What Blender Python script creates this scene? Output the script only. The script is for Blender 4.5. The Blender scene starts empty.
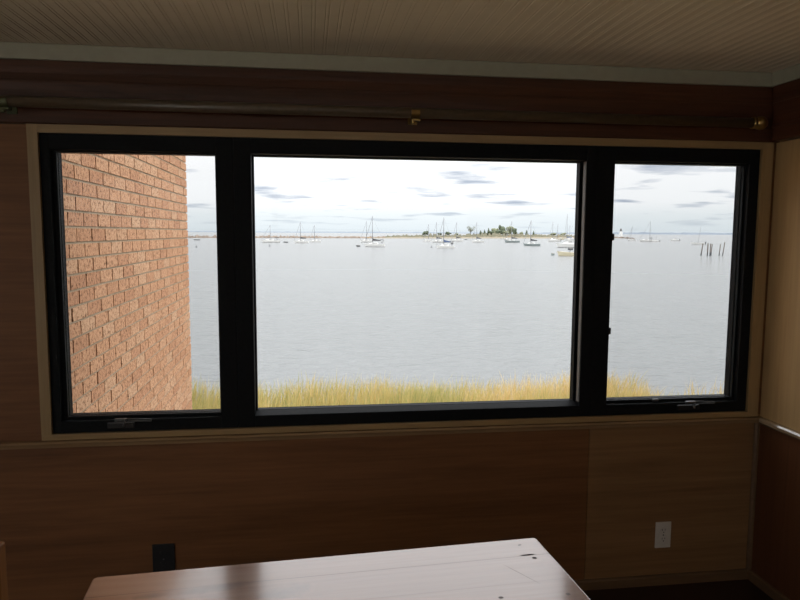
import bpy, bmesh, math, random
from mathutils import Vector, Matrix, noise as mnoise

random.seed(11)
R = math.radians
sc = bpy.context.scene
COL = sc.collection
EYE = 1.53            # eye above the room floor
SEA = EYE - 4.35      # level of the bay
PI = math.pi

# ------------------------------------------------------------------ camera
cam_d = bpy.data.cameras.new('camera')
cam = bpy.data.objects.new('camera', cam_d)
COL.objects.link(cam)
FPX, YAW, PIT, ROL = 668.0, 0.1344, 0.1001, 0.0051
fw = Vector((math.sin(YAW)*math.cos(PIT), math.cos(YAW)*math.cos(PIT), -math.sin(PIT)))
rt = Vector((math.cos(YAW), -math.sin(YAW), 0))
up = rt.cross(fw)
cr, sr = math.cos(ROL), math.sin(ROL)
rt, up = cr*rt + sr*up, -sr*rt + cr*up
CAM = Vector((0, -2.62, EYE))
m = Matrix.Identity(4)
for i in range(3):
    m[i][0], m[i][1], m[i][2], m[i][3] = rt[i], up[i], -fw[i], CAM[i]
cam.matrix_world = m
cam_d.sensor_width = 36
cam_d.lens = 36*FPX/800
cam_d.clip_start = 0.02
cam_d.clip_end = 60000
sc.camera = cam

def ray(px, py):
    return fw*FPX + rt*(px-400) + up*(300-py)
def at_z(px, py, z):
    d = ray(px, py); return CAM + d*((z-CAM.z)/d.z)
def at_y(px, py, y):
    d = ray(px, py); return CAM + d*((y-CAM.y)/d.y)
def at_x(px, py, x):
    d = ray(px, py); return CAM + d*((x-CAM.x)/d.x)

# ------------------------------------------------------------------ materials
def mat(name, col, rough=.5, metal=0., spec=.5, coat=0., **kw):
    mt = bpy.data.materials.new(name); mt.use_nodes = True
    b = mt.node_tree.nodes['Principled BSDF']
    b.inputs['Base Color'].default_value = (*col, 1)
    b.inputs['Roughness'].default_value = rough
    b.inputs['Metallic'].default_value = metal
    b.inputs['Specular IOR Level'].default_value = spec
    b.inputs['Coat Weight'].default_value = coat
    b.inputs['Coat Roughness'].default_value = kw.get('coat_rough', .1)
    return mt
def N(mt, typ, **props):
    n = mt.node_tree.nodes.new(typ)
    for k, v in props.items(): setattr(n, k, v)
    return n
def L(mt, a, b): mt.node_tree.links.new(a, b)
def ramp(mt, stops, interp='LINEAR'):
    n = N(mt, 'ShaderNodeValToRGB'); n.color_ramp.interpolation = interp
    el = n.color_ramp.elements
    while len(el) < len(stops): el.new(.5)
    for e, (p, c) in zip(el, stops):
        e.position = p; e.color = (*c, 1)
    return n
def speckled(name, c1, c2, scale=40, rough=.6, bump=0., detail=4, spec=.5, metal=0.):
    """two-tone noise material for painted, plastic and metal things"""
    mt = mat(name, c1, rough, metal, spec); b = mt.node_tree.nodes['Principled BSDF']
    tc = N(mt, 'ShaderNodeTexCoord'); nz = N(mt, 'ShaderNodeTexNoise')
    nz.inputs['Scale'].default_value = scale; nz.inputs['Detail'].default_value = detail
    L(mt, tc.outputs['Object'], nz.inputs['Vector'])
    rp = ramp(mt, [(.3, c1), (.7, c2)])
    L(mt, nz.outputs['Fac'], rp.inputs['Fac']); L(mt, rp.outputs['Color'], b.inputs['Base Color'])
    if bump:
        bp = N(mt, 'ShaderNodeBump'); bp.inputs['Strength'].default_value = bump
        bp.inputs['Distance'].default_value = .002
        L(mt, nz.outputs['Fac'], bp.inputs['Height']); L(mt, bp.outputs['Normal'], b.inputs['Normal'])
    return mt
def wood(name, dark, light, axis='X', fine=18., rough=.35, spec=.5, coat=0., contrast=(.3, .72), bump=.15, coat_rough=.12):
    """stretched grain along one axis"""
    mt = mat(name, light, rough, 0, spec, coat, coat_rough=coat_rough); b = mt.node_tree.nodes['Principled BSDF']
    tc = N(mt, 'ShaderNodeTexCoord'); mp = N(mt, 'ShaderNodeMapping')
    s = {'X': (.045, 1, 1), 'Y': (1, .045, 1), 'Z': (1, 1, .045)}[axis]
    mp.inputs['Scale'].default_value = [fine*k for k in s]
    L(mt, tc.outputs['Object'], mp.inputs['Vector'])
    n1 = N(mt, 'ShaderNodeTexNoise'); n1.inputs['Scale'].default_value = 1.
    n1.inputs['Detail'].default_value = 8; n1.inputs['Roughness'].default_value = .65
    n1.inputs['Distortion'].default_value = .6
    L(mt, mp.outputs['Vector'], n1.inputs['Vector'])
    n2 = N(mt, 'ShaderNodeTexNoise'); n2.inputs['Scale'].default_value = 7.; n2.inputs['Detail'].default_value = 3
    L(mt, mp.outputs['Vector'], n2.inputs['Vector'])
    mx = N(mt, 'ShaderNodeMix'); mx.inputs['Factor'].default_value = .3
    L(mt, n1.outputs['Fac'], mx.inputs['A']); L(mt, n2.outputs['Fac'], mx.inputs['B'])
    rp = ramp(mt, [(contrast[0], dark), (contrast[1], light)])
    L(mt, mx.outputs['Result'], rp.inputs['Fac']); L(mt, rp.outputs['Color'], b.inputs['Base Color'])
    if bump:
        bp = N(mt, 'ShaderNodeBump'); bp.inputs['Strength'].default_value = bump
        bp.inputs['Distance'].default_value = .0008
        L(mt, mx.outputs['Result'], bp.inputs['Height']); L(mt, bp.outputs['Normal'], b.inputs['Normal'])
    mt['ramp'] = rp.name
    return mt

M = {}
M['panel'] = wood('walnut veneer panel', (.125, .051, .019), (.27, .121, .047), 'X', 12, .5, .3)
M['panel_tan'] = wood('tan veneer panel', (.185, .098, .041), (.345, .19, .083), 'X', 12, .5, .3)
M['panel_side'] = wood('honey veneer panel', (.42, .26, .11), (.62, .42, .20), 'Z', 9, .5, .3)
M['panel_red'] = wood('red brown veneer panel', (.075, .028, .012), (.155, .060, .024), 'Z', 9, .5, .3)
M['valance'] = wood('mahogany valance', (.042, .016, .008), (.12, .045, .022), 'X', 16, .42, .3)
M['valance_side'] = wood('mahogany valance along side', (.042, .016, .008), (.12, .045, .022), 'Y', 16, .42, .3)
M['casing'] = wood('pale oak casing', (.28, .18, .08), (.42, .28, .13), 'X', 22, .4)
M['casing_v'] = wood('pale oak upright casing', (.28, .18, .08), (.42, .28, .13), 'Z', 22, .4)
M['rail'] = wood('oak sill rail', (.22, .13, .06), (.36, .23, .12), 'X', 22, .22)
M['rail_side'] = wood('oak sill rail along side', (.30, .22, .13), (.46, .34, .21), 'Y', 22, .18, .5, 1.0, bump=.03, coat_rough=.06)
M['rail_side'].node_tree.nodes['Principled BSDF'].inputs['Coat IOR'].default_value = 2.0
M['base'] = wood('stained baseboard', (.10, .055, .026), (.19, .11, .055), 'X', 20, .4)
M['crown'] = speckled('shade toned cream crown', (.33, .315, .235), (.36, .345, .26), 30, .55)  # the ceiling's cream, with its shade mixed into the colour
M['ceiling'] = speckled('cream beadboard paint', (.82, .72, .56), (.87, .77, .60), 8, .45)
M['floor'] = wood('dark floorboards', (.020, .010, .007), (.045, .022, .014), 'Y', 10, .45)
M['black'] = speckled('black window paint', (.008, .009, .010), (.013, .014, .015), 60, .55, spec=.08)
M['lit_jamb_grey'] = speckled('lit jamb grey', (.16, .16, .15), (.20, .20, .19), 60, .5)  # daylight on the black jamb, put into a grey colour
M['black_plastic'] = speckled('black plastic', (.008, .008, .009), (.012, .012, .012), 60, .5)
M['steel'] = speckled('dull grey metal', (.09, .09, .09), (.13, .13, .13), 80, .4, metal=.6)
M['white_plastic'] = speckled('white plastic', (.66, .62, .56), (.70, .66, .60), 60, .35)
M['slot'] = speckled('dark slot', (.02, .02, .02), (.03, .03, .03), 60, .6)
M['brass'] = speckled('aged brass', (.28, .18, .06), (.42, .28, .11), 60, .28, metal=1.)
M['rod'] = speckled('dark bronze rod', (.075, .054, .034), (.105, .075, .046), 50, .33)
M['tinted'] = speckled('dark green patina bronze', (.05, .065, .025), (.09, .09, .04), 50, .4, metal=.4)  # greenish tone mixed into the bracket metal
M['chair'] = wood('honey oak chair', (.18, .07, .016), (.30, .125, .032), 'Z', 24, .6, .2)

# tabletop: worn pine under clear varnish; seams, cracks and knots at their own places
TAB_Z = .75
tc_l, tc_r = at_z(95.5, 577, TAB_Z), at_z(534, 537.3, TAB_Z)
TAB_A = math.atan2(tc_r.y-tc_l.y, tc_r.x-tc_l.x)
TAB_W = (tc_r-tc_l).length; TAB_D = .84
tx = Vector((math.cos(TAB_A), math.sin(TAB_A), 0)); ty = Vector((-math.sin(TAB_A), math.cos(TAB_A), 0))
TAB_C = (tc_l+tc_r)/2 - ty*TAB_D/2; TAB_C.z = 0
def tloc(px, py):
    d = at_z(px, py, TAB_Z) - TAB_C; return (d.dot(tx), d.dot(ty))
def table_material():
    mt = wood('worn pine tabletop', (.25, .12, .068), (.44, .25, .16), 'X', 9, .22, .6, .55, (.25, .75), .12, .17)
    nt = mt.node_tree; b = nt.nodes['Principled BSDF']; rp = nt.nodes[mt['ramp']]
    b.inputs['Coat IOR'].default_value = 1.55
    tc = N(mt, 'ShaderNodeTexCoord'); sx = N(mt, 'ShaderNodeSeparateXYZ'); L(mt, tc.outputs['Object'], sx.inputs[0])
    wob = N(mt, 'ShaderNodeTexNoise'); wob.inputs['Scale'].default_value = 30
    L(mt, tc.outputs['Object'], wob.inputs['Vector'])
    masks, soft_marks = [], []
    def math_(op, a, bb=None):
        n = N(mt, 'ShaderNodeMath', operation=op)
        for i, v in enumerate((a, bb)):
            if v is None: continue
            if isinstance(v, (int, float)): n.inputs[i].default_value = v
            else: L(mt, v, n.inputs[i])
        return n.outputs[0]
    def blob(x, y, rx, ry, rot=0., strength=1., hard=True):
        # soft-edged ellipse mark
        dx, dy = math_('SUBTRACT', sx.outputs[0], x), math_('SUBTRACT', sx.outputs[1], y)
        c, s = math.cos(rot), math.sin(rot)
        u = math_('ADD', math_('MULTIPLY', dx, c/rx), math_('MULTIPLY', dy, s/rx))
        v = math_('ADD', math_('MULTIPLY', dx, -s/ry), math_('MULTIPLY', dy, c/ry))
        d = math_('ADD', math_('MULTIPLY', u, u), math_('MULTIPLY', v, v))
        d = math_('ADD', d, math_('MULTIPLY', math_('SUBTRACT', wob.outputs['Fac'], .5), 1.6))
        n = N(mt, 'ShaderNodeMapRange'); n.inputs['From Min'].default_value = 1.2 if hard else 1.7; n.inputs['From Max'].default_value = .5 if hard else -.3
        n.inputs['To Max'].default_value = strength
        L(mt, d, n.inputs['Value']); (masks if hard else soft_marks).append(n.outputs['Result'])
    def seam(y, w, s):
        d = math_('ABSOLUTE', math_('SUBTRACT', sx.outputs[1], y))
        n = N(mt, 'ShaderNodeMapRange'); n.inputs['From Min'].default_value = w; n.inputs['From Max'].default_value = w*.3
        n.inputs['To Max'].default_value = s
        L(mt, d, n.inputs['Value']); masks.append(n.outputs['Result'])
    s0 = tloc(440, 564)[1]
    for k in range(7): seam(s0 - k*.118, .0014, (.6, .22, .3)[k % 3])
    x, y = tloc(527, 555); blob(x, y, .023, .0044, 0, 1)
    x, y = tloc(534.5, 558); blob(x, y, .0062, .0058, 0, 1)
    x, y = tloc(519.5, 545); blob(x, y, .006, .004, .5, .7)
    (xa, ya), (xb, yb) = tloc(508, 567), tloc(533, 580)
    blob((xa+xb)/2, (ya+yb)/2, .06, .0011, math.atan2(yb-ya, xb-xa), .75)
    x, y = tloc(501, 597.5); blob(x, y, .006, .005, 0, .9)
    x, y = tloc(568, 594); blob(x, y, .006, .006, 0, .6)
    x, y = tloc(286, 592); blob(x, y, .05, .024, .2, .75, False)  # knot plus the dark window-post reflection, painted into the colour
    x, y = tloc(215, 588); blob(x, y, .07, .016, .1, .6, False)  # further soft dark patch of the painted reflection
    x, y = tloc(150, 596); blob(x, y, .03, .010, .1, .4, False)
    tot = masks[0]
    for k in masks[1:]: tot = math_('MAXIMUM', tot, k)
    dark_mask = tot
    for k in soft_marks: dark_mask = math_('MAXIMUM', dark_mask, k)
    mx = N(mt, 'ShaderNodeMix', data_type='RGBA'); L(mt, dark_mask, mx.inputs['Factor'])
    L(mt, rp.outputs['Color'], mx.inputs['A']); mx.inputs['B'].default_value = (.035, .018, .012, 1)
    L(mt, mx.outputs['Result'], b.inputs['Base Color'])
    inv = math_('SUBTRACT', 1., tot); b.inputs['Specular Tint'].default_value = (1, .80, .70, 1)
    L(mt, math_('MULTIPLY', inv, .85), b.inputs['Coat Weight']); L(mt, math_('MULTIPLY', inv, .75), b.inputs['Specular IOR Level'])
    # the varnish is worn unevenly
    pn = N(mt, 'ShaderNodeTexNoise'); pn.inputs['Scale'].default_value = 6; pn.inputs['Detail'].default_value = 6
    L(mt, tc.outputs['Object'], pn.inputs['Vector'])
    mr = N(mt, 'ShaderNodeMapRange'); mr.inputs['To Min'].default_value = .05; mr.inputs['To Max'].default_value = .20
    L(mt, pn.outputs['Fac'], mr.inputs['Value']); L(mt, mr.outputs['Result'], b.inputs['Coat Roughness'])
    return mt
M['table'] = table_material()
M['table_leg'] = wood('worn pine leg', (.16, .08, .04), (.30, .16, .09), 'Z', 14, .4)

def glass_material():
    mt = bpy.data.materials.new('window glass'); mt.use_nodes = True
    nt = mt.node_tree; nt.nodes.clear()
    out = N(mt, 'ShaderNodeOutputMaterial'); mx = N(mt, 'ShaderNodeMixShader')
    t = N(mt, 'ShaderNodeBsdfTransparent'); t.inputs['Color'].default_value = (.985, .99, .99, 1)
    g = N(mt, 'ShaderNodeBsdfGlossy'); g.inputs['Roughness'].default_value = .01
    lw = N(mt, 'ShaderNodeLayerWeight'); lw.inputs['Blend'].default_value = .12
    mr = N(mt, 'ShaderNodeMapRange'); mr.inputs['To Min'].default_value = .012; mr.inputs['To Max'].default_value = .6
    L(mt, lw.outputs['Fresnel'], mr.inputs['Value']); L(mt, mr.outputs['Result'], mx.inputs['Fac'])
    L(mt, t.outputs[0], mx.inputs[1]); L(mt, g.outputs[0], mx.inputs[2]); L(mt, mx.outputs[0], out.inputs[0])
    return mt
M['glass'] = glass_material()
def screen_material():
    # fine woven mesh, far below a pixel: open area plus dark thread
    mt = bpy.data.materials.new('insect mesh'); mt.use_nodes = True
    nt = mt.node_tree; nt.nodes.clear()
    out = N(mt, 'ShaderNodeOutputMaterial'); mx = N(mt, 'ShaderNodeMixShader'); mx.inputs['Fac'].default_value = .17
    t = N(mt, 'ShaderNodeBsdfTransparent'); d = N(mt, 'ShaderNodeBsdfDiffuse'); d.inputs['Color'].default_value = (.10, .10, .105, 1)
    L(mt, t.outputs[0], mx.inputs[1]); L(mt, d.outputs[0], mx.inputs[2]); L(mt, mx.outputs[0], out.inputs[0])
    return mt
M['screen'] = screen_material()

def brick_material():
    mt = mat('orange brick', (.5, .25, .15), .85, spec=.2); b = mt.node_tree.nodes['Principled BSDF']
    at = N(mt, 'ShaderNodeAttribute', attribute_name='tone')
    rp = ramp(mt, [(0, (.52, .275, .160)), (.35, (.58, .322, .188)), (.7, (.61, .348, .206)), (1, (.63, .392, .245))])
    L(mt, at.outputs['Fac'], rp.inputs['Fac'])
    tc = N(mt, 'ShaderNodeTexCoord'); nz = N(mt, 'ShaderNodeTexNoise'); nz.inputs['Scale'].default_value = 55
    nz.inputs['Detail'].default_value = 6; nz.inputs['Roughness'].default_value = .7
    L(mt, tc.outputs['Object'], nz.inputs['Vector'])
    r2 = ramp(mt, [(.37, (.20, .14, .10)), (.46, (.75, .72, .70)), (.54, (1, 1, 1)), (1, (1.1, 1.08, 1.05))])
    L(mt, nz.outputs['Fac'], r2.inputs['Fac'])
    mx = N(mt, 'ShaderNodeMix', data_type='RGBA', blend_type='MULTIPLY'); mx.inputs['Factor'].default_value = .95
    L(mt, rp.outputs['Color'], mx.inputs['A']); L(mt, r2.outputs['Color'], mx.inputs['B'])
    L(mt, mx.outputs['Result'], b.inputs['Base Color'])
    bp = N(mt, 'ShaderNodeBump'); bp.inputs['Strength'].default_value = .5; bp.inputs['Distance'].default_value = .004
    L(mt, nz.outputs['Fac'], bp.inputs['Height']); L(mt, bp.outputs['Normal'], b.inputs['Normal'])
    return mt
M['brick'] = brick_material()
M['mortar'] = speckled('tan mortar', (.33, .26, .175), (.42, .34, .24), 60, .9, .4)

def grass_material():
    mt = mat('marsh grass', (.5, .4, .1), .6, spec=.2); b = mt.node_tree.nodes['Principled BSDF']
    at = N(mt, 'ShaderNodeAttribute', attribute_name='tone')
    rp = ramp(mt, [(0, (.22, .25, .08)), (.3, (.34, .34, .12)), (.6, (.54, .43, .16)), (.85, (.64, .46, .19)), (1, (.66, .52, .28))])
    L(mt, at.outputs['Fac'], rp.inputs['Fac']); L(mt, rp.outputs['Color'], b.inputs['Base Color'])
    b.inputs['Subsurface Weight'].default_value = 0
    # blades let light through
    nt = mt.node_tree; out = nt.nodes['Material Output']
    tl = N(mt, 'ShaderNodeBsdfTranslucent'); ms = N(mt, 'ShaderNodeMixShader'); ms.inputs['Fac'].default_value = .4
    L(mt, rp.outputs['Color'], tl.inputs['Color']); L(mt, b.outputs[0], ms.inputs[1]); L(mt, tl.outputs[0], ms.inputs[2])
    L(mt, ms.outputs[0], out.inputs['Surface'])
    return mt
M['grass'] = grass_material()
M['bounce_ground'] = speckled('pale bounce ground', (.58, .54, .47), (.68, .63, .55), 6, .9)  # unseen ground made pale to bounce daylight up to the ceiling
M['soil'] = speckled('marsh soil', (.10, .085, .05), (.18, .15, .08), 3, .9)

def water_material():
    mt = mat('bay water', (.125, .130, .127), .16, spec=.4); b = mt.node_tree.nodes['Principled BSDF']
    b.inputs['IOR'].default_value = 1.333
    tc = N(mt, 'ShaderNodeTexCoord')
    mp = N(mt, 'ShaderNodeMapping'); mp.inputs['Scale'].default_value = (.55, 1, 1); mp.inputs['Rotation'].default_value = (0, 0, .15)
    L(mt, tc.outputs['Object'], mp.inputs['Vector'])
    n1 = N(mt, 'ShaderNodeTexNoise'); n1.inputs['Scale'].default_value = 1.9; n1.inputs['Detail'].default_value = 5
    n2 = N(mt, 'ShaderNodeTexNoise'); n2.inputs['Scale'].default_value = .12; n2.inputs['Detail'].default_value = 3
    L(mt, mp.outputs[0], n1.inputs['Vector']); L(mt, mp.outputs[0], n2.inputs['Vector'])
    ad = N(mt, 'ShaderNodeMath', operation='MULTIPLY_ADD'); ad.inputs[1].default_value = .8
    L(mt, n2.outputs['Fac'], ad.inputs[0]); L(mt, n1.outputs['Fac'], ad.inputs[2])
    bp = N(mt, 'ShaderNodeBump'); bp.inputs['Strength'].default_value = 1.0; bp.inputs['Distance'].default_value = .32
    L(mt, ad.outputs[0], bp.inputs['Height']); L(mt, bp.outputs['Normal'], b.inputs['Normal'])
    # silty water: part of what comes back is light scattered below the surface
    df = N(mt, 'ShaderNodeBsdfDiffuse'); df.inputs['Color'].default_value = (.30, .303, .297, 1)
    ms = N(mt, 'ShaderNodeMixShader'); ms.inputs['Fac'].default_value = .3
    L(mt, bp.outputs['Normal'], df.inputs['Normal'])
    L(mt, b.outputs[0], ms.inputs[1]); L(mt, df.outputs[0], ms.inputs[2])
    L(mt, ms.outputs[0], mt.node_tree.nodes['Material Output'].inputs['Surface'])
    return mt
M['water'] = water_material()
M['rock'] = speckled('breakwater rock', (.14, .10, .075), (.30, .24, .19), .5, .9)
M['sand'] = speckled('spit sand', (.20, .165, .11), (.26, .215, .145), .2, .9)
M['scrub'] = speckled('spit scrub', (.085, .085, .045), (.15, .125, .07), .15, .9)
M['hazy_land'] = speckled('distant shore with haze colour', (.21, .24, .275), (.25, .28, .315), .002, 1., spec=0)  # distance haze is put into this even blue base colour
M['leaf_dark'] = speckled('dark evergreen foliage', (.065, .085, .048), (.12, .145, .085), .8, .8)
M['leaf_mid'] = speckled('grey green foliage', (.15, .165, .095), (.24, .25, .15), .8, .8)
M['bark'] = speckled('bark', (.10, .08, .06), (.18, .15, .12), 2, .9)
M['gel_white'] = speckled('white boat hull', (.80, .78, .74), (.85, .83, .79), 1, .3)
M['gel_cream'] = speckled('cream boat hull', (.66, .58, .40), (.72, .64, .46), 1, .3)
M['gel_grey'] = speckled('grey green boat hull', (.26, .30, .29), (.32, .36, .35), 1, .3)
M['boat_dark'] = speckled('dark boot stripe', (.05, .055, .06), (.08, .085, .09), 1, .5)
M['boat_red'] = speckled('rust bottom paint', (.25, .08, .05), (.30, .10, .06), 1, .5)
M['cover_dark'] = speckled('charcoal sail cover', (.05, .05, .055), (.08, .08, .085), 3, .8)
M['cover_blue'] = speckled('navy sail cover', (.06, .09, .18), (.09, .13, .24), 3, .8)
M['cover_tan'] = speckled('tan sail cover', (.40, .28, .16), (.46, .33, .20), 3, .8)
M['alu'] = speckled('mast aluminium', (.25, .25, .26), (.31, .31, .32), 3, .5)
M['pile'] = speckled('weathered piling', (.09, .065, .05), (.17, .13, .10), 4, .9)
M['lh_white'] = speckled('white lighthouse paint', (.75, .74, .71), (.80, .79, .76), .5, .6)
M['lh_dark'] = speckled('dark lantern iron', (.07, .065, .06), (.11, .10, .09), 1, .5)

# ------------------------------------------------------------------ mesh helpers
def bm_new(): return bmesh.new()
def box(bm, x0, x1, y0, y1, z0, z1, mi=0):
    vs = [bm.verts.new((x, y, z)) for x in (x0, x1) for y in (y0, y1) for z in (z0, z1)]
    fs = []
    for q in ((0, 1, 3, 2), (4, 6, 7, 5), (0, 4, 5, 1), (2, 3, 7, 6), (0, 2, 6, 4), (1, 5, 7, 3)):
        f = bm.faces.new([vs[i] for i in q]); f.material_index = mi; fs.append(f)
    return fs
def tube(bm, a, b, r1, r2=None, n=8, caps=True):
    a, b = Vector(a), Vector(b); r2 = r1 if r2 is None else r2
    d = (b-a).normalized(); u = d.orthogonal().normalized(); v = d.cross(u)
    A = [bm.verts.new(a+(u*math.cos(2*PI*k/n)+v*math.sin(2*PI*k/n))*r1) for k in range(n)]
    B = [bm.verts.new(b+(u*math.cos(2*PI*k/n)+v*math.sin(2*PI*k/n))*r2) for k in range(n)]
    for k in range(n):
        bm.faces.new((A[k], A[(k+1) % n], B[(k+1) % n], B[k]))
    if caps: bm.faces.new(A[::-1]); bm.faces.new(B)
def lathe(bm, prof, n=24, axis='Z', o=(0, 0, 0)):
    rings = []
    for r, h in prof:
        ring = []
        for k in range(n):
            a = 2*PI*k/n; c, s = r*math.cos(a), r*math.sin(a)
            p = {'Z': (c, s, h), 'X': (h, c, s), 'Y': (c, h, s)}[axis]
            ring.append(bm.verts.new(Vector(p)+Vector(o)))
        rings.append(ring)
    for i in range(len(rings)-1):
        for k in range(n):
            bm.faces.new((rings[i][k], rings[i][(k+1) % n], rings[i+1][(k+1) % n], rings[i+1][k]))
    bm.faces.new(rings[0][::-1]); bm.faces.new(rings[-1])
def prism(bm, pts, a0, a1, axis='X'):
    """sweep a closed profile: pts in (y,z) along X, or (x,z) along Y, or (x,y) along Z"""
    def P(p, a): return {'X': (a, p[0], p[1]), 'Y': (p[0], a, p[1]), 'Z': (p[0], p[1], a)}[axis]
    A = [bm.verts.new(P(p, a0)) for p in pts]; B = [bm.verts.new(P(p, a1)) for p in pts]
    n = len(pts)
    for k in range(n): bm.faces.new((A[k], A[(k+1) % n], B[(k+1) % n], B[k]))
    bm.faces.new(A[::-1]); bm.faces.new(B)
def obj(name, bm, m_, parent=None, smooth=False, bevel=0., seg=2):
    bmesh.ops.recalc_face_normals(bm, faces=bm.faces)
    if bevel:
        bmesh.ops.bevel(bm, geom=[e for e in bm.edges if e.is_manifold and e.calc_face_angle(0) > .5],
                        offset=bevel, segments=seg, affect='EDGES', profile=.6)
    me = bpy.data.meshes.new(name); bm.to_mesh(me); bm.free()
    for k in (m_ if isinstance(m_, (list, tuple)) else [m_]): me.materials.append(k)
    if smooth:
        for p in me.polygons: p.use_smooth = True
    o = bpy.data.objects.new(name, me); COL.objects.link(o)
    if parent: o.parent = parent
    return o
def tag(o, label, cat, group=None, kind=None):
    o['label'] = label; o['category'] = cat
    if group: o['group'] = group
    if kind: o['kind'] = kind
    return o
def thing(name, label, cat, loc=(0, 0, 0), rz=0., group=None, kind=None):
    o = bpy.data.objects.new(name, None); o.empty_display_size = .1; COL.objects.link(o)
    o.location = loc; o.rotation_euler = (0, 0, rz)
    return tag(o, label, cat, group, kind)
def bx(name, m_, x0, x1, y0, y1, z0, z1, parent=None, bevel=0.):
    b = bm_new(); box(b, x0, x1, y0, y1, z0, z1); return obj(name, b, m_, parent, bevel=bevel)
def dup(root, loc, rz=0.):
    r = root.copy(); COL.objects.link(r); r.location = loc; r.rotation_euler = (0, 0, rz)
    for ch in list(root.children):
        c = ch.copy(); COL.objects.link(c); c.parent = r
        for g in ch.children:
            d = g.copy(); COL.objects.link(d); d.parent = c
    return r

# ------------------------------------------------------------------ the room
XL, XR, YB = -2.7, 1.945, -4.7
CEIL = (at_y(270, 53, -.04).z + at_y(530, 63, -.04).z)/2 + .002
CB = (at_y(270, 67.5, -.034).z + at_y(530, 78.6, -.034).z)/2      # foot of the crown strip
FX0, FX1, FZ0, FZ1 = -.969, 1.875, .766, 1.884        # window frame rectangle
SX = 1.165                                             # seam of the lower panels
T = .10
# window wall: carcass with the opening, faced with veneer panels
b = bm_new()
box(b, XL-T, FX0, .006, T, -.3, 2.5); box(b, FX1, XR+T, .006, T, -.3, 2.5)
box(b, FX0, FX1, .006, T, -.3, FZ0); box(b, FX0, FX1, .006, T, FZ1, 2.5)
wf = obj('wall_front', b, M['panel'])
tag(wf, 'dark wood panelled wall under and around the picture window', 'wall', kind='structure')
o = bx('wall_panel', M['panel'], XL, SX-.0012, 0, .008, .02, .75, wf); o['label'] = 'wide walnut brown lower panel'
o = bx('wall_panel', M['panel_tan'], SX+.0012, XR, 0, .008, .02, .75, wf); o['label'] = 'tan lower panel beside the right corner'
bx('wall_panel', M['panel'], XL, FX0-.001, 0, .008, .75, 2.2, wf)
bx('wall_panel', M['panel'], FX1+.001, XR, 0, .008, .75, 2.2, wf)
bx('wall_panel', M['panel'], FX0, FX1, 0, .008, FZ1+.001, 2.2, wf)

wr = bx('wall_right', M['panel_side'], XR, XR+T, YB, 0, -.3, 2.5)
tag(wr, 'honey toned panelled side wall at the right edge of the photo', 'wall', kind='structure')
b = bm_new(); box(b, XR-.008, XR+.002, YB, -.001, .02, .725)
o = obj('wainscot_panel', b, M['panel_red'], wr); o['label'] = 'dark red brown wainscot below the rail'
# the left wall gets an added unseen opening that fills the room with light
LY0, LY1, LW0, LW1 = -4.55, -1.55, .30, 2.08
b = bm_new()
box(b, XL-T, XL, YB, LY0, -.3, 2.5); box(b, XL-T, XL, LY1, 0, -.3, 2.5)
box(b, XL-T, XL, LY0, LY1, -.3, LW0); box(b, XL-T, XL, LY0, LY1, LW1, 2.5)
wl = obj('wall_left', b, M['panel'])
w5 = thing('fill_window_left', 'wide glazed opening added in the left wall for fill light, unseen', 'window', (XL, (LY0+LY1)/2, LW0), kind='structure')
hw = (LY1-LY0)/2; hh = LW1-LW0
b = bm_new()
box(b, -.08, -.02, -hw, hw, 0, .05); box(b, -.08, -.02, -hw, hw, hh-.05, hh)
for yy in (-hw+.025, 0, hw-.025): box(b, -.08, -.02, yy-.025, yy+.025, .05, hh-.05)
obj('window_frame', b, M['casing_v'], w5)
for ya, yb in ((-hw+.05, -.025), (.025, hw-.05)): bx('pane', M['glass'], -.055, -.049, ya, yb, .05, hh-.05, w5)
tag(wl, 'panelled wall left of the table, outside the photo', 'wall', kind='structure')
# rear wall with an added unseen window, put in as fill light
RX0, RX1, RZ0, RZ1 = -2.6, 1.85, 1.52, 2.13
b = bm_new()
box(b, XL-T, RX0, YB-T, YB, -.3, 2.5); box(b, RX1, XR+T, YB-T, YB, -.3, 2.5)
box(b, RX0, RX1, YB-T, YB, -.3, RZ0); box(b, RX0, RX1, YB-T, YB, RZ1, 2.5)
wb = obj('wall_rear', b, M['panel_side'])
tag(wb, 'panelled wall behind the viewer, outside the photo', 'wall', kind='structure')
w4 = thing('fill_window_rear', 'plain unseen window added behind the viewer for fill light', 'window', ((RX0+RX1)/2, YB, RZ0), kind='structure')
hw = (RX1-RX0)/2; hh = RZ1-RZ0
b = bm_new()
box(b, -hw, hw, -.09, -.02, 0, .05); box(b, -hw, hw, -.09, -.02, hh-.05, hh)
box(b, -hw, -hw+.05, -.10, -.02, .05, hh-.05); box(b, hw-.05, hw, -.10, -.02, .05, hh-.05); box(b, -.03, .03, -.10, -.02, .05, hh-.05)
obj('window_frame', b, M['casing'], w4)
bx('pane', M['glass'], -hw+.05, hw-.05, -.063, -.057, .05, hh-.05, w4)

fl = bx('floor', M['floor'], XL-T, XR+T, YB-T, T, -.3, 0)
tag(fl, 'very dark floor below the window wall', 'floor', kind='structure')
# ceiling: real bead-and-groove profile running towards the window
b = bm_new(); pitch = .041; x = XL-.02; pts = []
while x < XR+.03:
    pts += [(x, CEIL), (x+.0255, CEIL), (x+.0270, CEIL+.0015), (x+.0285, CEIL+.0016), (x+.0305, CEIL+.0005),
            (x+.0335, CEIL), (x+.0365, CEIL+.0005), (x+.0385, CEIL+.0016), (x+.0400, CEIL+.0015)]
    x += pitch
pts += [(x, CEIL), (x, CEIL+.12), (XL-.02, CEIL+.12)]
prism(b, pts, YB, -.001, 'Y')
ce = obj('ceiling', b, M['ceiling'])
tag(ce, 'cream painted beadboard ceiling', 'ceiling', kind='structure')
rf = bx('roof', M['soil'], XL-T, XR+T, YB-T, T, 2.5, 2.62)
tag(rf, 'flat roof over the room, outside the photo', 'roof', kind='structure')

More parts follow.
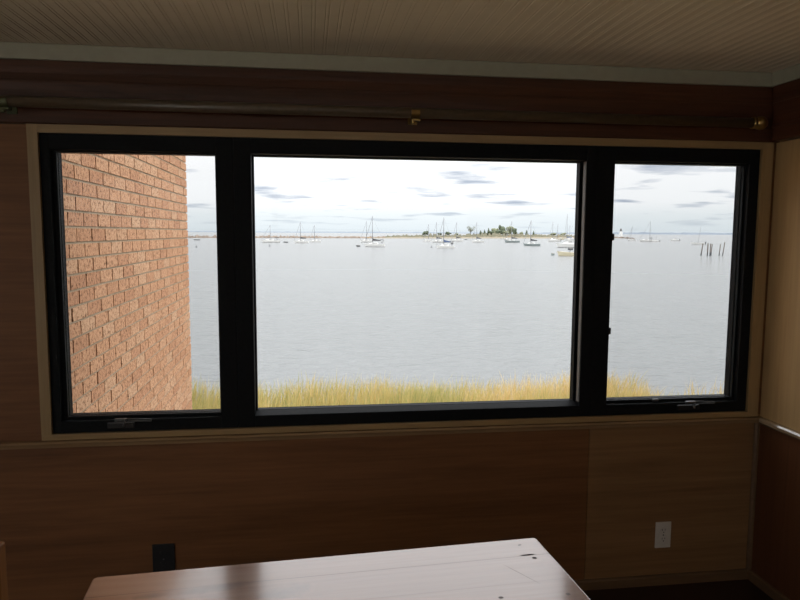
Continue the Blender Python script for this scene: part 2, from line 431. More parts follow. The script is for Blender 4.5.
# crown, valance
b = bm_new()
prism(b, [(0, CEIL-.002), (-.042, CEIL-.002), (-.042, CEIL-.008), (-.036, CB+.002), (-.033, CB), (0, CB)], XL, XR-.001)
tag(obj('trim_1', b, M['crown']), 'cream crown strip, toned grey for shade, between ceiling and dark window valance', 'trim', kind='structure')
b = bm_new()
prism(b, [(XR, CEIL-.002), (XR-.070, CEIL-.002), (XR-.070, CEIL-.008), (XR-.064, CB+.002), (XR-.061, CB), (XR, CB)], YB, -.043, 'Y')
tag(obj('trim_2', b, M['crown']), 'cream crown strip, toned grey for shade, along the right wall', 'trim', kind='structure')
VB, VT = 1.9135, CB-.0015
def val_profile(s=1):
    # stepped and coved board, from bottom to top; first number is how far it stands out
    return [(0, VB), (.020, VB), (.024, VB+.004), (.024, VB+.050), (.030, VB+.055), (.030, VB+.062),
            (.026, VB+.068), (.024, VB+.095), (.026, VB+.118), (.030, VB+.136), (.032, VB+.142), (.032, VB+.150),
            (.029, VB+.154), (.028, VB+.176), (.031, VB+.184), (.032, VB+.196), (.032, VT-.004), (.032, VT), (0, VT)]
b = bm_new(); prism(b, [(-d, z) for d, z in val_profile()], XL, XR-.001)
tag(obj('trim_3', b, M['valance']), 'dark mahogany moulded valance board above the window', 'trim', kind='structure')
b = bm_new(); prism(b, [(XR-(d+.028 if d else 0), z) for d, z in val_profile()], YB, -.043, 'Y')
tag(obj('trim_4', b, M['valance_side']), 'dark moulded valance board along the top of the right wall', 'trim', kind='structure')

# casing round the window (pale wood), sill rail, baseboards, corner strip
cs = thing('trim_5', 'pale oak casing framing the black window', 'trim', kind='structure')
CY = -.014
bx('casing_side', M['casing_v'], -1.006, FX0, CY, .02, FZ0-.0, FZ1+.03, cs, .001)
bx('casing_side', M['casing_v'], FX1, 1.925, CY, .02, FZ0-.0, FZ1+.03, cs, .001)
bx('casing_head', M['casing'], -1.006, 1.925, CY+.001, .02, FZ1, FZ1+.034, cs, .001)
bx('casing_foot', M['casing'], -1.006, 1.925, CY+.001, .02, FZ0-.022, FZ0, cs, .001)
b = bm_new()
prism(b, [(.002, .742), (-.026, .742), (-.029, .739), (-.029, .734), (-.024, .729), (-.020, .717), (.002, .717)], XL, XR-.001)
tag(obj('trim_6', b, M['rail']), 'narrow oak sill rail under the window', 'trim', kind='structure')
b = bm_new()
prism(b, [(XR, .742)] + [(XR-.0198, .742), (XR-.0212, .7415), (XR-.0256, .7344), (XR-.026, .733), (XR-.026, .724), (XR-.018, .715), (XR, .715)], YB, -.030, 'Y')
tag(obj('trim_7', b, M['rail_side']), 'pale chair rail with a bright top edge on the right wall', 'trim', kind='structure')
b = bm_new(); prism(b, [(.0, 0), (-.012, 0), (-.012, .036), (-.008, .043), (0, .045)], XL, XR-.009)
tag(obj('baseboard_front', b, M['base']), 'low wood baseboard under the window wall', 'baseboard', kind='structure')
b = bm_new(); prism(b, [(XR-.008, 0), (XR-.020, 0), (XR-.020, .036), (XR-.016, .043), (XR-.008, .045)], YB, -.013, 'Y')
tag(obj('baseboard_right', b, M['base']), 'low wood baseboard along the right wall', 'baseboard', kind='structure')
b = bm_new(); prism(b, [(XR-.009, -.001), (XR-.026, -.001), (XR-.024, -.009), (XR-.018, -.015), (XR-.009, -.017)], .046, .716, 'Z')
tag(obj('trim_8', b, M['base']), 'thin upright corner strip between the two lower panels', 'trim', kind='structure')

# ------------------------------------------------------------------ the three windows
def ring(bm, x0, x1, z0, z1, X0, X1, Z0, Z1, y0, y1):
    """frame between the outer rectangle (X0..) and the inner one (x0..)"""
    box(bm, X0, x0, y0, y1, Z0, Z1); box(bm, x1, X1, y0, y1, Z0, Z1)
    box(bm, x0, x1, y0, y1, Z0, z0); box(bm, x0, x1, y0, y1, z1, Z1)
LZ0, LZ1 = .812, 1.826      # lip, front edge
GZ0, GZ1 = .824, 1.821      # glazing edge
def window(n, label, X0, X1, lx0, lx1, gx0, gx1, vent):
    w = thing(n, label, 'window', ((X0+X1)/2, 0, FZ0), kind='structure')
    ox = (X0+X1)/2; oz = FZ0
    s = lambda *a: [a[0]-ox, a[1]-ox, a[2]-oz, a[3]-oz]
    b = bm_new(); ring(b, *s(lx0, lx1, LZ0, LZ1), *s(X0, X1, FZ0, FZ1), 0, .088)
    obj('window_frame', b, M['black'], w, bevel=.002)
    b = bm_new(); ring(b, *s(gx0, gx1, GZ0, GZ1), *s(lx0+.0005, lx1-.0005, LZ0+.0005, LZ1-.0005), .045, .080)
    sash = obj('sash' if vent else 'glazing_frame', b, M['black'], w, bevel=.0015)
    pane = bx('pane', M['glass'], gx0-ox, gx1-ox, .068, .074, GZ0-oz, GZ1-oz, sash)
    if vent:
        b = bm_new(); ring(b, *s(gx0+.001, gx1-.001, GZ0+.001, GZ1-.001), *s(lx0+.001, lx1-.001, LZ0+.001, LZ1-.001), .022, .036)
        sf = obj('screen_frame', b, M['black'], w, bevel=.001)
        b = bm_new(); vs = [b.verts.new(v) for v in ((gx0-ox, .029, GZ0-oz), (gx1-ox, .029, GZ0-oz), (gx1-ox, .029, GZ1-oz), (gx0-ox, .029, GZ1-oz))]
        b.faces.new(vs)
        mesh = obj('insect_screen', b, M['screen'], sf); mesh['label'] = 'fine grey insect mesh'
    else:
        # sloped inner glazing stop along the foot
        b = bm_new(); prism(b, [(.004, LZ0-oz+.0006), (.044, GZ0-oz-.001), (.044, LZ0-oz+.0006)], lx0-ox+.001, lx1-ox-.001)
        obj('glazing_stop', b, M['black'], w)
        o = bx('lit_jamb_strip', M['lit_jamb_grey'], lx1-ox-.0045, lx1-ox-.0006, .004, .028, GZ0-oz+.004, GZ1-oz, w); o['label'] = 'grey strip added as light on the jamb'  # added strip: light on the black jamb face, shown as grey
    return w, ox
SEAML, SEAMR = -.283, 1.160
w1, o1 = window('window_1', 'left casement of the black window, looking onto the brick wall', FX0, SEAML, -.938, -.347, -.921, -.352, True)
w2, o2 = window('window_2', 'large fixed middle light of the black window, looking onto the bay', SEAML+.0006, SEAMR-.0006, -.218, 1.117, -.212, 1.104, False)
w3, o3 = window('window_3', 'right casement of the black window, looking onto the pilings', SEAMR, FX1, 1.236, 1.830, 1.241, 1.822, True)

def crank(w, xc, ox, flip=1):
    """folding casement operator on the frame foot"""
    x0 = xc-ox; z = LZ0-FZ0
    cov = bx('operator_cover', M['black_plastic'], x0-.05, x0+.05, -.014, 0, z-.030, z-.008, w, .004)
    b = bm_new(); box(b, x0-.020, x0+.024, -.026, -.012, z-.001, z+.011)
    hb = obj('crank_handle', b, M['steel'], w, bevel=.003); hb['label'] = 'grey folding crank handle'
    b = bm_new(); tube(b, (x0+.02, -.020, z+.008), (x0+.112, -.020, z+.005), .0030, .0026, 8)
    tube(b, (x0+.02, -.020, z+.000), (x0+.112, -.020, z-.002), .0022, .0022, 8)
    tube(b, (x0+.112, -.020, z+.006), (x0+.112, -.020, z-.003), .0028, .0028, 8)
    obj('crank_arm', b, M['steel'], hb, True)
    b = bm_new(); tube(b, (x0+.018, -.024, z+.002), (x0+.014, -.030, z-.018), .0035, .005, 8)
    obj('crank_knob', b, M['steel'], hb, True)
xa = at_y(120, 416, -.02).x
crank(w1, xa, o1)
xb = at_y(690, 404, -.02).x
crank(w3, xb, o3)
for py in (237, 331):
    p = at_y(612, py, .01)
    bx('screen_clip', M['black_plastic'], 1.234-o3, 1.247-o3, .006, .020, p.z-FZ0-.014, p.z-FZ0+.014, w3, .002)
p = at_y(655, 400, .015)
o = bx('screen_latch', M['steel'], p.x-o3-.012, p.x-o3+.014, .010, .021, LZ0-FZ0+.004, LZ0-FZ0+.016, w3, .002)
# ------------------------------------------------------------------ curtain rod
RY = -.088
ra = at_y(415, 113, RY); rz_ = ra.z
rod = thing('curtain_rod', 'dark bronze curtain rod with a ball end, hung below the valance', 'curtain rod', (ra.x, RY, rz_))
xe = at_y(752.5, 124, RY).x - ra.x
b = bm_new(); tube(b, (-2.0, 0, 0), (xe, 0, 0), .0195, n=24); obj('rod', b, M['rod'], rod, True)
b = bm_new(); lathe(b, [(.010, xe-.004), (.024, xe-.002), (.024, xe+.006), (.012, xe+.010)], 20, 'X')
cx_ = xe+.034
lathe(b, [(max(.0005, .028*math.sin(PI*k/14)), cx_-.028*math.cos(PI*k/14)) for k in range(15)], 22, 'X')
o = obj('finial', b, M['brass'], rod, True); o['label'] = 'brass ball finial'
def bracket(x, nm='bracket', m_=M['brass']):
    b = bm_new()
    # cup strap round the rod
    n = 20; r0, r1, hwid = .0200, .0235, .016
    vs = []
    for k in range(n+1):
        a = R(-200 + 250*k/n)
        row = []
        for rr in (r0, r1):
            for xx in (-hwid, hwid): row.append(b.verts.new((x+xx, rr*math.cos(a), rr*math.sin(a))))
        vs.append(row)
    for k in range(n):
        p, q = vs[k], vs[k+1]
        for i, j in ((0, 1), (1, 3), (3, 2), (2, 0)): b.faces.new((p[i], p[j], q[j], q[i]))
    for row in (vs[0], vs[-1]): b.faces.new((row[0], row[1], row[3], row[2]))
    box(b, x-.007, x+.007, .020, .058, -.012, -.002)
    lathe(b, [(.002, -.040), (.0075, -.038), (.009, -.031), (.006, -.027), (.006, -.021)], 14, 'Z', (x-.006, 0, 0))
    box(b, x-.013, x+.019, -.012, .012, -.030, -.0235)
    br = obj(nm, b, m_, rod); br['label'] = 'brass bracket holding the rod' if m_ is M['brass'] else 'dark greenish bracket at the left end'
    b = bm_new(); box(b, x-.018, x+.018, .0585, .0632, -.034, .022)
    obj('wall_plate', b, m_, br, bevel=.0012)
bracket(0)
bracket(at_y(4, 101, RY).x - ra.x, m_=M['tinted'])

# ------------------------------------------------------------------ sockets
def outlet(name, label, px, py, w_, h_, m_, m2):
    p = at_y(px, py, 0)
    t = thing(name, label, 'socket', (p.x, 0, p.z))
    b = bm_new(); box(b, -w_/2, w_/2, -.006, 0, -h_/2, h_/2); obj('cover_plate', b, m_, t, bevel=.002)
    for s in (1, -1):
        b = bm_new(); zc = s*.0195*h_/.115
        pts = [(.0165*math.cos(a), zc+.0145*max(-.86, min(.86, math.sin(a)))) for a in [2*PI*k/20 for k in range(20)]]
        prism(b, pts, -.0085, -.0055, 'Y'); rc = obj('receptacle', b, m_, t)
        b = bm_new()
        box(b, -.0075, -.0055, -.0090, -.0084, zc+.001, zc+.009); box(b, .0050, .0070, -.0090, -.0084, zc+.002, zc+.009)
        lathe(b, [(.0026, -.0090), (.0026, -.0084)], 10, 'Y', (0, 0, zc-.006))
        obj('slots', b, m2, rc)
    b = bm_new(); lathe(b, [(.0032, -.0072), (.0032, -.0055)], 12, 'Y'); obj('screw', b, M['steel'], t)
outlet('wall_outlet', 'white duplex wall socket near the right corner', 662.6, 534.4, .0705, .116, M['white_plastic'], M['slot'])
outlet('wall_outlet', 'black wall socket low on the wall behind the left end of the table', 164, 558.5, .085, .122, M['black_plastic'], M['slot'])

# ------------------------------------------------------------------ table
tb = thing('dining_table', 'worn pine table with a glossy top, in front of the window', 'table', TAB_C, TAB_A)
def rrect(x0, x1, y0, y1, r, n=6):
    pts = []
    for cx, cy, a0 in ((x1-r, y1-r, 0), (x0+r, y1-r, 90), (x0+r, y0+r, 180), (x1-r, y0+r, 270)):
        for k in range(n+1):
            a = R(a0+90*k/n); pts.append((cx+r*math.cos(a), cy+r*math.sin(a)))
    return pts
hx, hy = TAB_W/2+.004, TAB_D/2
b = bm_new(); prism(b, rrect(-hx, hx, -hy, hy, .010), TAB_Z-.036, TAB_Z, 'Z')
obj('tabletop', b, M['table'], tb, bevel=.003)
b = bm_new()
ring_ = [(-hx+.09, hx-.09, -hy+.07, -hy+.092), (-hx+.09, hx-.09, hy-.092, hy-.07), (-hx+.07, -hx+.092, -hy+.10, hy-.10), (hx-.092, hx-.07, -hy+.10, hy-.10)]
for x0, x1, y0, y1 in ring_: box(b, x0, x1, y0, y1, TAB_Z-.125, TAB_Z-.0362)
obj('apron', b, M['table_leg'], tb)
for sx_ in (-1, 1):
    for sy_ in (-1, 1):
        b = bm_new(); cx, cy = sx_*(hx-.088), sy_*(hy-.088)
        h = .032
        A = [b.verts.new((cx+i*.024, cy+j*.024, .001)) for i, j in ((-1, -1), (1, -1), (1, 1), (-1, 1))]
        B = [b.verts.new((cx+i*h, cy+j*h, TAB_Z-.13)) for i, j in ((-1, -1), (1, -1), (1, 1), (-1, 1))]
        Cc = [b.verts.new((cx+i*h, cy+j*h, TAB_Z-.0365)) for i, j in ((-1, -1), (1, -1), (1, 1), (-1, 1))]
        for P_, Q_ in ((A, B), (B, Cc)):
            for k in range(4): b.faces.new((P_[k], P_[(k+1) % 4], Q_[(k+1) % 4], Q_[k]))
        b.faces.new(A[::-1]); b.faces.new(Cc)
        obj('leg', b, M['table_leg'], tb)

# ------------------------------------------------------------------ chair whose back post shows at the left edge
CH_H = .90
pc = at_z(4.5, 544, CH_H)
ch = thing('wooden_chair', 'honey coloured wooden chair, its back post at the left edge', 'chair', (pc.x-.021, pc.y-.21+.016, 0), R(-90))
# local: faces -Y ... back posts at +Y side; rotated so that it faces +X
def post(x, y0, y1, h, wd):
    b = bm_new(); prism(b, [(x-wd, 0), (x+wd, 0), (x+wd, h), (x-wd, h)], y0, y1, 'Y'); return b
for s in (-1, 1):
    b = bm_new()
    xs = s*.194
    prof = [(-.018, 0), (.016, 0), (.016, .45), (.016, CH_H-.004), (.014, CH_H), (-.016, CH_H), (-.018, CH_H-.004), (-.018, .45)]
    prism(b, [(p[0], p[1]) for p in prof], xs-.016, xs+.016, 'X')
    obj('back_post', b, M['chair'], ch, bevel=.003)
    b = bm_new(); box(b, xs-.017, xs+.017, -.385, -.351, 0, .43); obj('leg', b, M['chair'], ch, bevel=.003)
    b = bm_new(); box(b, xs-.009, xs+.009, -.350, -.019, .17, .20); obj('stretcher', b, M['chair'], ch, bevel=.003)
for k, z in enumerate((.58, .70, .82)):
    b = bm_new()
    n = 8; rows = []
    for i in range(n+1):
        u = -1+2*i/n; x = u*.177; dy = .018*(1-u*u)
        rows.append([b.verts.new((x, y+dy, zz)) for y in (-.007, .005) for zz in (z, z+.055)])
    for i in range(n):
        p, q = rows[i], rows[i+1]
        for a_, c_ in ((0, 1), (1, 3), (3, 2), (2, 0)): b.faces.new((p[a_], p[c_], q[c_], q[a_]))
    for r_ in (rows[0], rows[-1]): b.faces.new((r_[0], r_[1], r_[3], r_[2]))
    obj('back_slat', b, M['chair'], ch)
b = bm_new(); prism(b, rrect(-.215, .215, -.405, -.0185, .03), .431, .455, 'Z'); obj('seat', b, M['chair'], ch, bevel=.004)

# ------------------------------------------------------------------ brick wall outside
BXF = -1.0      # outer face of the bricks
BH, BL = .0677, .203
BY1 = at_x(187.7, 232, BXF).y
p0 = at_x(66, 161.3, BXF)       # a bed joint seen here
# a head joint seen at (82.5, 183)
pj = at_x(82.5, 185, BXF)
bw = thing('wall_exterior', 'orange brick wall outside the left casement', 'wall', (BXF, 0, 0), kind='structure')
rowz0 = p0.z + BH*12
k0 = 0
zb, nrow = rowz0, int((rowz0+2.9)/BH)+1
bm_b = bm_new(); tone = []
tl_ = None
jz = int((rowz0-pj.z)//BH)
for r_ in range(nrow):
    ztop = rowz0 - r_*BH
    off = 0 if (r_-jz) % 2 == 0 else BL/2
    # joints at pj.y + off + k*BL; courses end at BY1
    y = pj.y + off - BL*math.ceil((pj.y+off-.27)/BL)
    while y < BY1-.02:
        ya, yb = max(y, .25), y+BL
        if yb > BY1-.05: yb = BY1+.010
        if yb-ya > .025:
            d = random.uniform(-.0015, .0015)
            fs = box(bm_b, -.095, d, ya+.0065, yb-.0065, ztop-BH+.0055, ztop-.0055)
            t_ = random.random()
            tone += [t_]*len(fs)
        y += BL
        if yb > BY1: break
bo = obj('brick_courses', bm_b, M['brick'], bw)
# per-brick tone
at_ = bo.data.attributes.new('tone', 'FLOAT', 'FACE'); at_.data.foreach_set('value', tone)
b = bm_new(); box(b, -.30, -.014, .25, BY1-.022, -2.9, rowz0-.004)
obj('mortar_core', b, M['mortar'], bw)
b = bm_new()
for r_ in range(nrow): box(b, -.05, -.0055, .25, BY1-.018, rowz0-(r_+1)*BH-.0065, rowz0-(r_+1)*BH+.0065)
mb_ = obj('mortar_bed', b, M['mortar'], bw)

# ------------------------------------------------------------------ shore, grass
def gz(x, y):
    """height of the marsh bank"""
    return -1.95 - .045*max(0, y-6.0) - .12*max(0, y-9.8) + .05*math.sin(x*1.3+y*.7)
b = bm_new(); nx, ny = 60, 24
vs = [[b.verts.new((-30+i*60/nx, .3+j*.62, 0)) for j in range(ny+1)] for i in range(nx+1)]
for row in vs:
    for v in row: v.co.z = gz(v.co.x, v.co.y)
for i in range(nx):
    for j in range(ny): b.faces.new((vs[i][j], vs[i+1][j], vs[i+1][j+1], vs[i][j+1]))
tag(obj('marsh_bank', b, M['soil'], smooth=True), 'low marsh bank between the house and the water', 'ground', kind='structure')
b = bm_new()
vs = [b.verts.new(v) for v in ((-80, YB-80, -1.95), (80, YB-80, -1.95), (80, .35, -1.95), (-80, .35, -1.95))]; b.faces.new(vs)
tag(obj('ground', b, M['bounce_ground']), 'ground under and behind the house', 'ground', kind='structure')

STAND = [(24, 27, 1, .8, .02, .06), (27, 29, .8, .2, .08, .24), (29, 31.2, .12, .08, .30, .30), (31.2, 32.4, .25, .25, .22, .22), (32.3, 60, .08, .08, .25, .25)]
def blades():
    verts, faces, tn = [], [], []
    rnd = random.Random(5)
    for _ in range(46000):
        x = rnd.uniform(-7, 13); y = rnd.uniform(5.6, 10.2)
        dens = mnoise.noise(Vector((x*.55, y*.55, 3.)))
        # the stand thins out towards the right end of the bank, with one tuft left over
        az = math.degrees(math.atan2(x, y+2.62))
        prob, drop = 1., 0.
        for a0, a1, p0_, p1_, d0, d1 in STAND:
            if a0 <= az < a1:
                t = (az-a0)/(a1-a0); prob = p0_+(p1_-p0_)*t; drop = d0+(d1-d0)*t
        if rnd.random() > prob: continue
        h = .87 - drop + .26*dens + .12*mnoise.noise(Vector((x*2.1, y*2.1, 7.))) + rnd.gauss(0, .09)
        h = max(.4, h)
        a = rnd.uniform(0, 2*PI); w = rnd.uniform(.004, .008)
        lean = abs(rnd.gauss(.20, .13)); la = rnd.gauss(.4, 1.3)
        lx, ly = lean*math.cos(la), lean*math.sin(la)
        ux, uy = math.cos(a)*w, math.sin(a)*w
        z0 = gz(x, y)-.02
        n0 = len(verts)
        for t, ww in ((0, 1.), (.45, .95), (.8, .6)):
            cx, cy, cz = x+lx*t*t, y+ly*t*t, z0+h*(t-.08*lean*t*t)
            verts.append((cx-ux*ww, cy-uy*ww, cz)); verts.append((cx+ux*ww, cy+uy*ww, cz))
        verts.append((x+lx, y+ly, z0+h*(1-.08*lean)))
        faces += [(n0, n0+1, n0+3, n0+2), (n0+2, n0+3, n0+5, n0+4), (n0+4, n0+5, n0+6)]
        tv = .60 + .45*mnoise.noise(Vector((x*.8, y*.8, 9.))) + rnd.gauss(0, .17) + .02*(x-1.)
        tv = min(1, max(0, tv)); tn += [tv]*3
    me = bpy.data.meshes.new('marsh_grass'); me.from_pydata(verts, [], faces)
    me.materials.append(M['grass'])
    a_ = me.attributes.new('tone', 'FLOAT', 'FACE'); a_.data.foreach_set('value', tn)
    o = bpy.data.objects.new('marsh_grass', me); COL.objects.link(o)
    tag(o, 'golden green marsh grass along the foot of the window view', 'grass', kind='stuff')
blades()

# ------------------------------------------------------------------ bay
b = bm_new()
xs = [-26000, -3000, -300, 0, 300, 3000, 26000]; ysea = [5, 40, 200, 1000, 5000, 26000]
g = [[b.verts.new((x, y, SEA)) for y in ysea] for x in xs]
for i in range(len(xs)-1):
    for j in range(len(ysea)-1): b.faces.new((g[i][j], g[i+1][j], g[i+1][j+1], g[i][j+1]))
tag(obj('bay_water', b, M['water']), 'wide grey rippled water of the bay', 'water', kind='structure')

def ridge(name, label, cat, m_, pts, depth, jag, seed, kind='structure', parent=None, base=None):
    """a low bank: pts = (px, py waterline, height m) joined along the water, with real depth"""
    rnd = random.Random(seed); b = bm_new(); rows = []
    dense = []
    for (pa, qa, ha), (pb, qb, hb) in zip(pts, pts[1:]):
        n = max(2, int(abs(pb-pa)/1.2))
        for i in range(n):
            t = i/n; dense.append((pa+(pb-pa)*t, qa+(qb-qa)*t, ha+(hb-ha)*t))
    dense.append(pts[-1])
    for px, py, h in dense:
        p = at_z(px, py, SEA); dr = Vector((p.x-CAM.x, p.y-CAM.y, 0)).normalized()
        hh_ = h*(1+rnd.uniform(-jag, jag))
        q = [(0, -.4), (depth*.12, hh_*.55), (depth*.3, hh_), (depth*.65, hh_*(1+rnd.uniform(-jag, jag))), (depth, -.4)]
        rows.append([b.verts.new((p.x+dr.x*d, p.y+dr.y*d, SEA+z)) for d, z in q])
    for r0, r1 in zip(rows, rows[1:]):
        for k in range(4): b.faces.new((r0[k], r1[k], r1[k+1], r0[k+1]))
    b.faces.new(rows[0]); b.faces.new(rows[-1][::-1])
    o = obj(name, b, m_, parent)
    if not parent: tag(o, label, cat, kind=kind)
    return o
ridge('breakwater', 'long low stone breakwater on the left horizon', 'breakwater', M['rock'],
      [(120, 237.6, 1.5), (190, 237.9, 1.5), (260, 237.9, 1.4), (330, 238.1, 1.3), (385, 238.3, 1.2)], 9, .35, 2)
sp = thing('sand_spit', 'sandy spit with low scrub below the distant trees', 'island', at_z(480, 238.2, SEA), kind='structure')
o = ridge('beach', '', '', M['sand'], [(372, 238.4, .5), (420, 238.5, .9), (500, 238.5, 1.2), (560, 238.5, 1.1), (600, 238.4, .5)], 60, .15, 3, parent=None)
def into(o, parent):
    for v in o.data.vertices: v.co -= parent.location
    o.parent = parent
    for k in ('label', 'category', 'kind'):
        if k in o: del o[k]
into(o, sp)
o = ridge('scrub', '', '', M['scrub'], [(384, 237.9, 1.4), (425, 237.9, 2.6), (475, 237.8, 3.0), (490, 237.8, 3.6), (520, 237.8, 3.6), (532, 237.8, 3.0), (570, 237.8, 2.4), (598, 237.9, 1.0)], 70, .35, 4)
into(o, sp)
ridge('lighthouse_reef', 'low rock reef under the lighthouse', 'reef', M['rock'], [(608, 238.0, 1.4), (622, 238.2, 1.5), (631, 238.9, 1.0), (635, 239.2, .4)], 14, .35, 5)
def far(name, label, pts, dist, seed):
    rnd = random.Random(seed); b = bm_new(); rows = []
    for (pa, ha), (pb, hb) in zip(pts, pts[1:]):
        n = max(2, int((pb-pa)/4))
        for i in range(n+1):
            t = i/n; px = pa+(pb-pa)*t; h = (ha+(hb-ha)*t)*rnd.uniform(.8, 1.2)
            d = ray(px, 233); d = Vector((d.x, d.y, 0)).normalized()
            rows.append([b.verts.new((CAM.x+d.x*dist*k, CAM.y+d.y*dist*k, SEA+z)) for k, z in ((1, -1), (1.01, h), (1.05, h), (1.06, -1))])
    for r0, r1 in zip(rows, rows[1:]):
        for k in range(3): b.faces.new((r0[k], r1[k], r1[k+1], r0[k+1]))
    tag(obj(name, b, M['hazy_land']), label, 'shore', kind='structure')
far('distant_shore', 'thin haze-blue far shore on the horizon', [(90, 14), (260, 18), (380, 22), (520, 18), (580, 30), (640, 36), (700, 34), (770, 26), (860, 20)], 13000, 7)

# ------------------------------------------------------------------ trees on the spit
TREE_GROUP = 'trees on the spit'
def crown_blob(bm, c, rx, rz, seed, nleaf=220):
    rnd = random.Random(seed)
    lobes = [(Vector(c), rx*.62, rz*.7)]
    for _ in range(7):
        a = rnd.uniform(0, 2*PI); q = rnd.uniform(.35, .7)
        lobes.append((Vector(c)+Vector((math.cos(a)*rx*q, math.sin(a)*rx*q, rnd.uniform(-.45, .5)*rz)), rx*rnd.uniform(.28, .42), rz*rnd.uniform(.28, .42)))
    for p, sx_, sz_ in lobes:
        r = bmesh.ops.create_icosphere(bm, subdivisions=2, radius=1.)
        for v in r['verts']:
            n_ = 1+.35*mnoise.noise(v.co*2.3+Vector((seed, p.x, p.z)))
            v.co = Vector((v.co.x*sx_*n_, v.co.y*sx_*n_, v.co.z*sz_*n_)) + p
    for _ in range(nleaf):
        p, sx_, sz_ = rnd.choice(lobes)
        d = Vector((rnd.gauss(0, 1), rnd.gauss(0, 1), rnd.gauss(0, 1))).normalized()
        q = p + Vector((d.x*sx_, d.y*sx_, d.z*sz_))*rnd.uniform(.9, 1.25)
        s = rnd.uniform(.12, .3)
        vs = [bm.verts.new(q+Vector((rnd.uniform(-s, s), rnd.uniform(-s, s), rnd.uniform(-s, s)))) for _ in range(3)]
        bm.faces.new(vs)
def tree(label, px, top, wpx, kind='round', mname='leaf_dark', base=237.0, name='tree', cat='tree', back=18):
    p = at_z(px, 237.6, SEA)
    dist = (ray(px, base)).normalized().dot(fw); depth = (p-CAM).dot(fw)
    d = Vector((p.x-CAM.x, p.y-CAM.y, 0)).normalized(); p = p + d*back; depth = (p-CAM).dot(fw)
    mpp = depth/FPX
    z0 = SEA + 1.9
    H = (base-top)*mpp; Wd = wpx*mpp/2
    t = thing(name, label, cat, (p.x, p.y, z0), random.uniform(0, 6), TREE_GROUP)
    seed = int(px*7)
    b = bm_new(); rnd = random.Random(seed)
    if kind == 'conifer':
        n = 7
        for k in range(n):
            zz = H*(.08+.92*k/n); rr = Wd*(1-k/n)**.8
            lathe(b, [(rr*.92, zz), (rr, zz+.02*H), (rr*.35, zz+H*.2)], 11, 'Z')
        for v in b.verts:
            v.co.x += mnoise.noise(v.co*1.1)*.5; v.co.y += mnoise.noise(v.co*1.1+Vector((5, 5, 5)))*.5
        obj('crown', b, M[mname], t)
        b = bm_new(); tube(b, (0, 0, 0), (0, 0, H*.5), .22, .1); obj('trunk', b, M['bark'], t)
    elif kind == 'bare':
        tb_ = bm_new()
        tube(tb_, (0, 0, 0), (0, 0, H*.5), .38, .25)
        tips = []
        for k in range(11):
            a = k*2.4; r_ = Wd*(.45+.55*((k*37) % 10)/10)
            tip = Vector((math.cos(a)*r_, math.sin(a)*r_, H*(.72+.25*((k*53) % 10)/10)))
            st = Vector((0, 0, H*(.28+.02*k))); mid = (st+tip)/2 + Vector((0, 0, -.3))
            tube(tb_, st, mid, .16, .11, 5); tube(tb_, mid, tip, .11, .05, 5); tips += [tip, mid]
        obj('trunk', tb_, M['bark'], t)
        for q in tips:
            for _ in range(22):
                c = q+Vector((rnd.gauss(0, .75), rnd.gauss(0, .75), rnd.gauss(0, .4))); s = .42
                b.faces.new([b.verts.new(c+Vector((rnd.uniform(-s, s), rnd.uniform(-s, s), rnd.uniform(-s, s)))) for _ in range(3)])
        obj('crown', b, M[mname], t)
    else:
        crown_blob(b, (0, 0, H*.50), Wd*1.2, H*.52, seed)
        obj('crown', b, M[mname], t, True)
        b = bm_new(); tube(b, (0, 0, 0), (0, 0, H*.5), .3, .18); obj('trunk', b, M['bark'], t)
    return t
tree('small round tree standing alone on the bare left arm of the spit', 425, 232.0, 6)
tree('low bush between the lone round tree and the tall airy tree, left of two', 439.5, 234.0, 4)
tree('dark bush behind the navy covered sloop mast, right of two low bushes', 448, 232.8, 6)
tree('faint low bush just left of the tall airy tree', 457, 234.0, 4, mname='leaf_mid')
tree('tall airy open branched tree, left end of the wood', 470.5, 227.4, 11, 'bare', 'leaf_mid')
tree('short dark conifer right beside the tall airy tree', 480.5, 231.8, 4, 'conifer')
tree('dark conifer, second right of the tall airy tree', 484.5, 231.2, 4, 'conifer')
tree('pointed conifer just left of the pale rounded tree', 488.5, 229.8, 5, 'conifer')
tree('pale grey green rounded tree left of the highest dark tree', 494.8, 228.2, 7, mname='leaf_mid', back=26)
tree('highest dark full tree in the wood', 502, 225.8, 8, back=34)
tree('broad grey green tree right of the highest dark tree', 509.5, 226.0, 8, mname='leaf_mid', back=50)
tree('low thicket filling the gap left of the highest dark tree', 498.3, 230.6, 6.5, back=8)
tree('low thicket between the highest dark tree and the broad grey green tree', 505.8, 231.2, 6, mname='leaf_mid', back=8)
tree('low thicket at the left foot of the pale rounded tree', 491.4, 231.8, 6, back=8)
tree('rounded tree closing the right end of the dense wood', 514.5, 228.6, 5, back=24)
tree('small bush past the right end of the dense wood, leftmost of three', 521.5, 232.6, 4, mname='leaf_mid')
tree('conifer left of the green hulled sloop mast', 526.5, 231.4, 4, 'conifer')
tree('small conifer right of the green hulled sloop mast', 533.5, 232.0, 3, 'conifer')
tree('low grey green bush on the spit behind the white motorboat', 553.5, 233.4, 6, mname='leaf_mid')
tree('low bush at the right tip of the spit near the window post', 563.5, 233.6, 6, mname='leaf_mid')

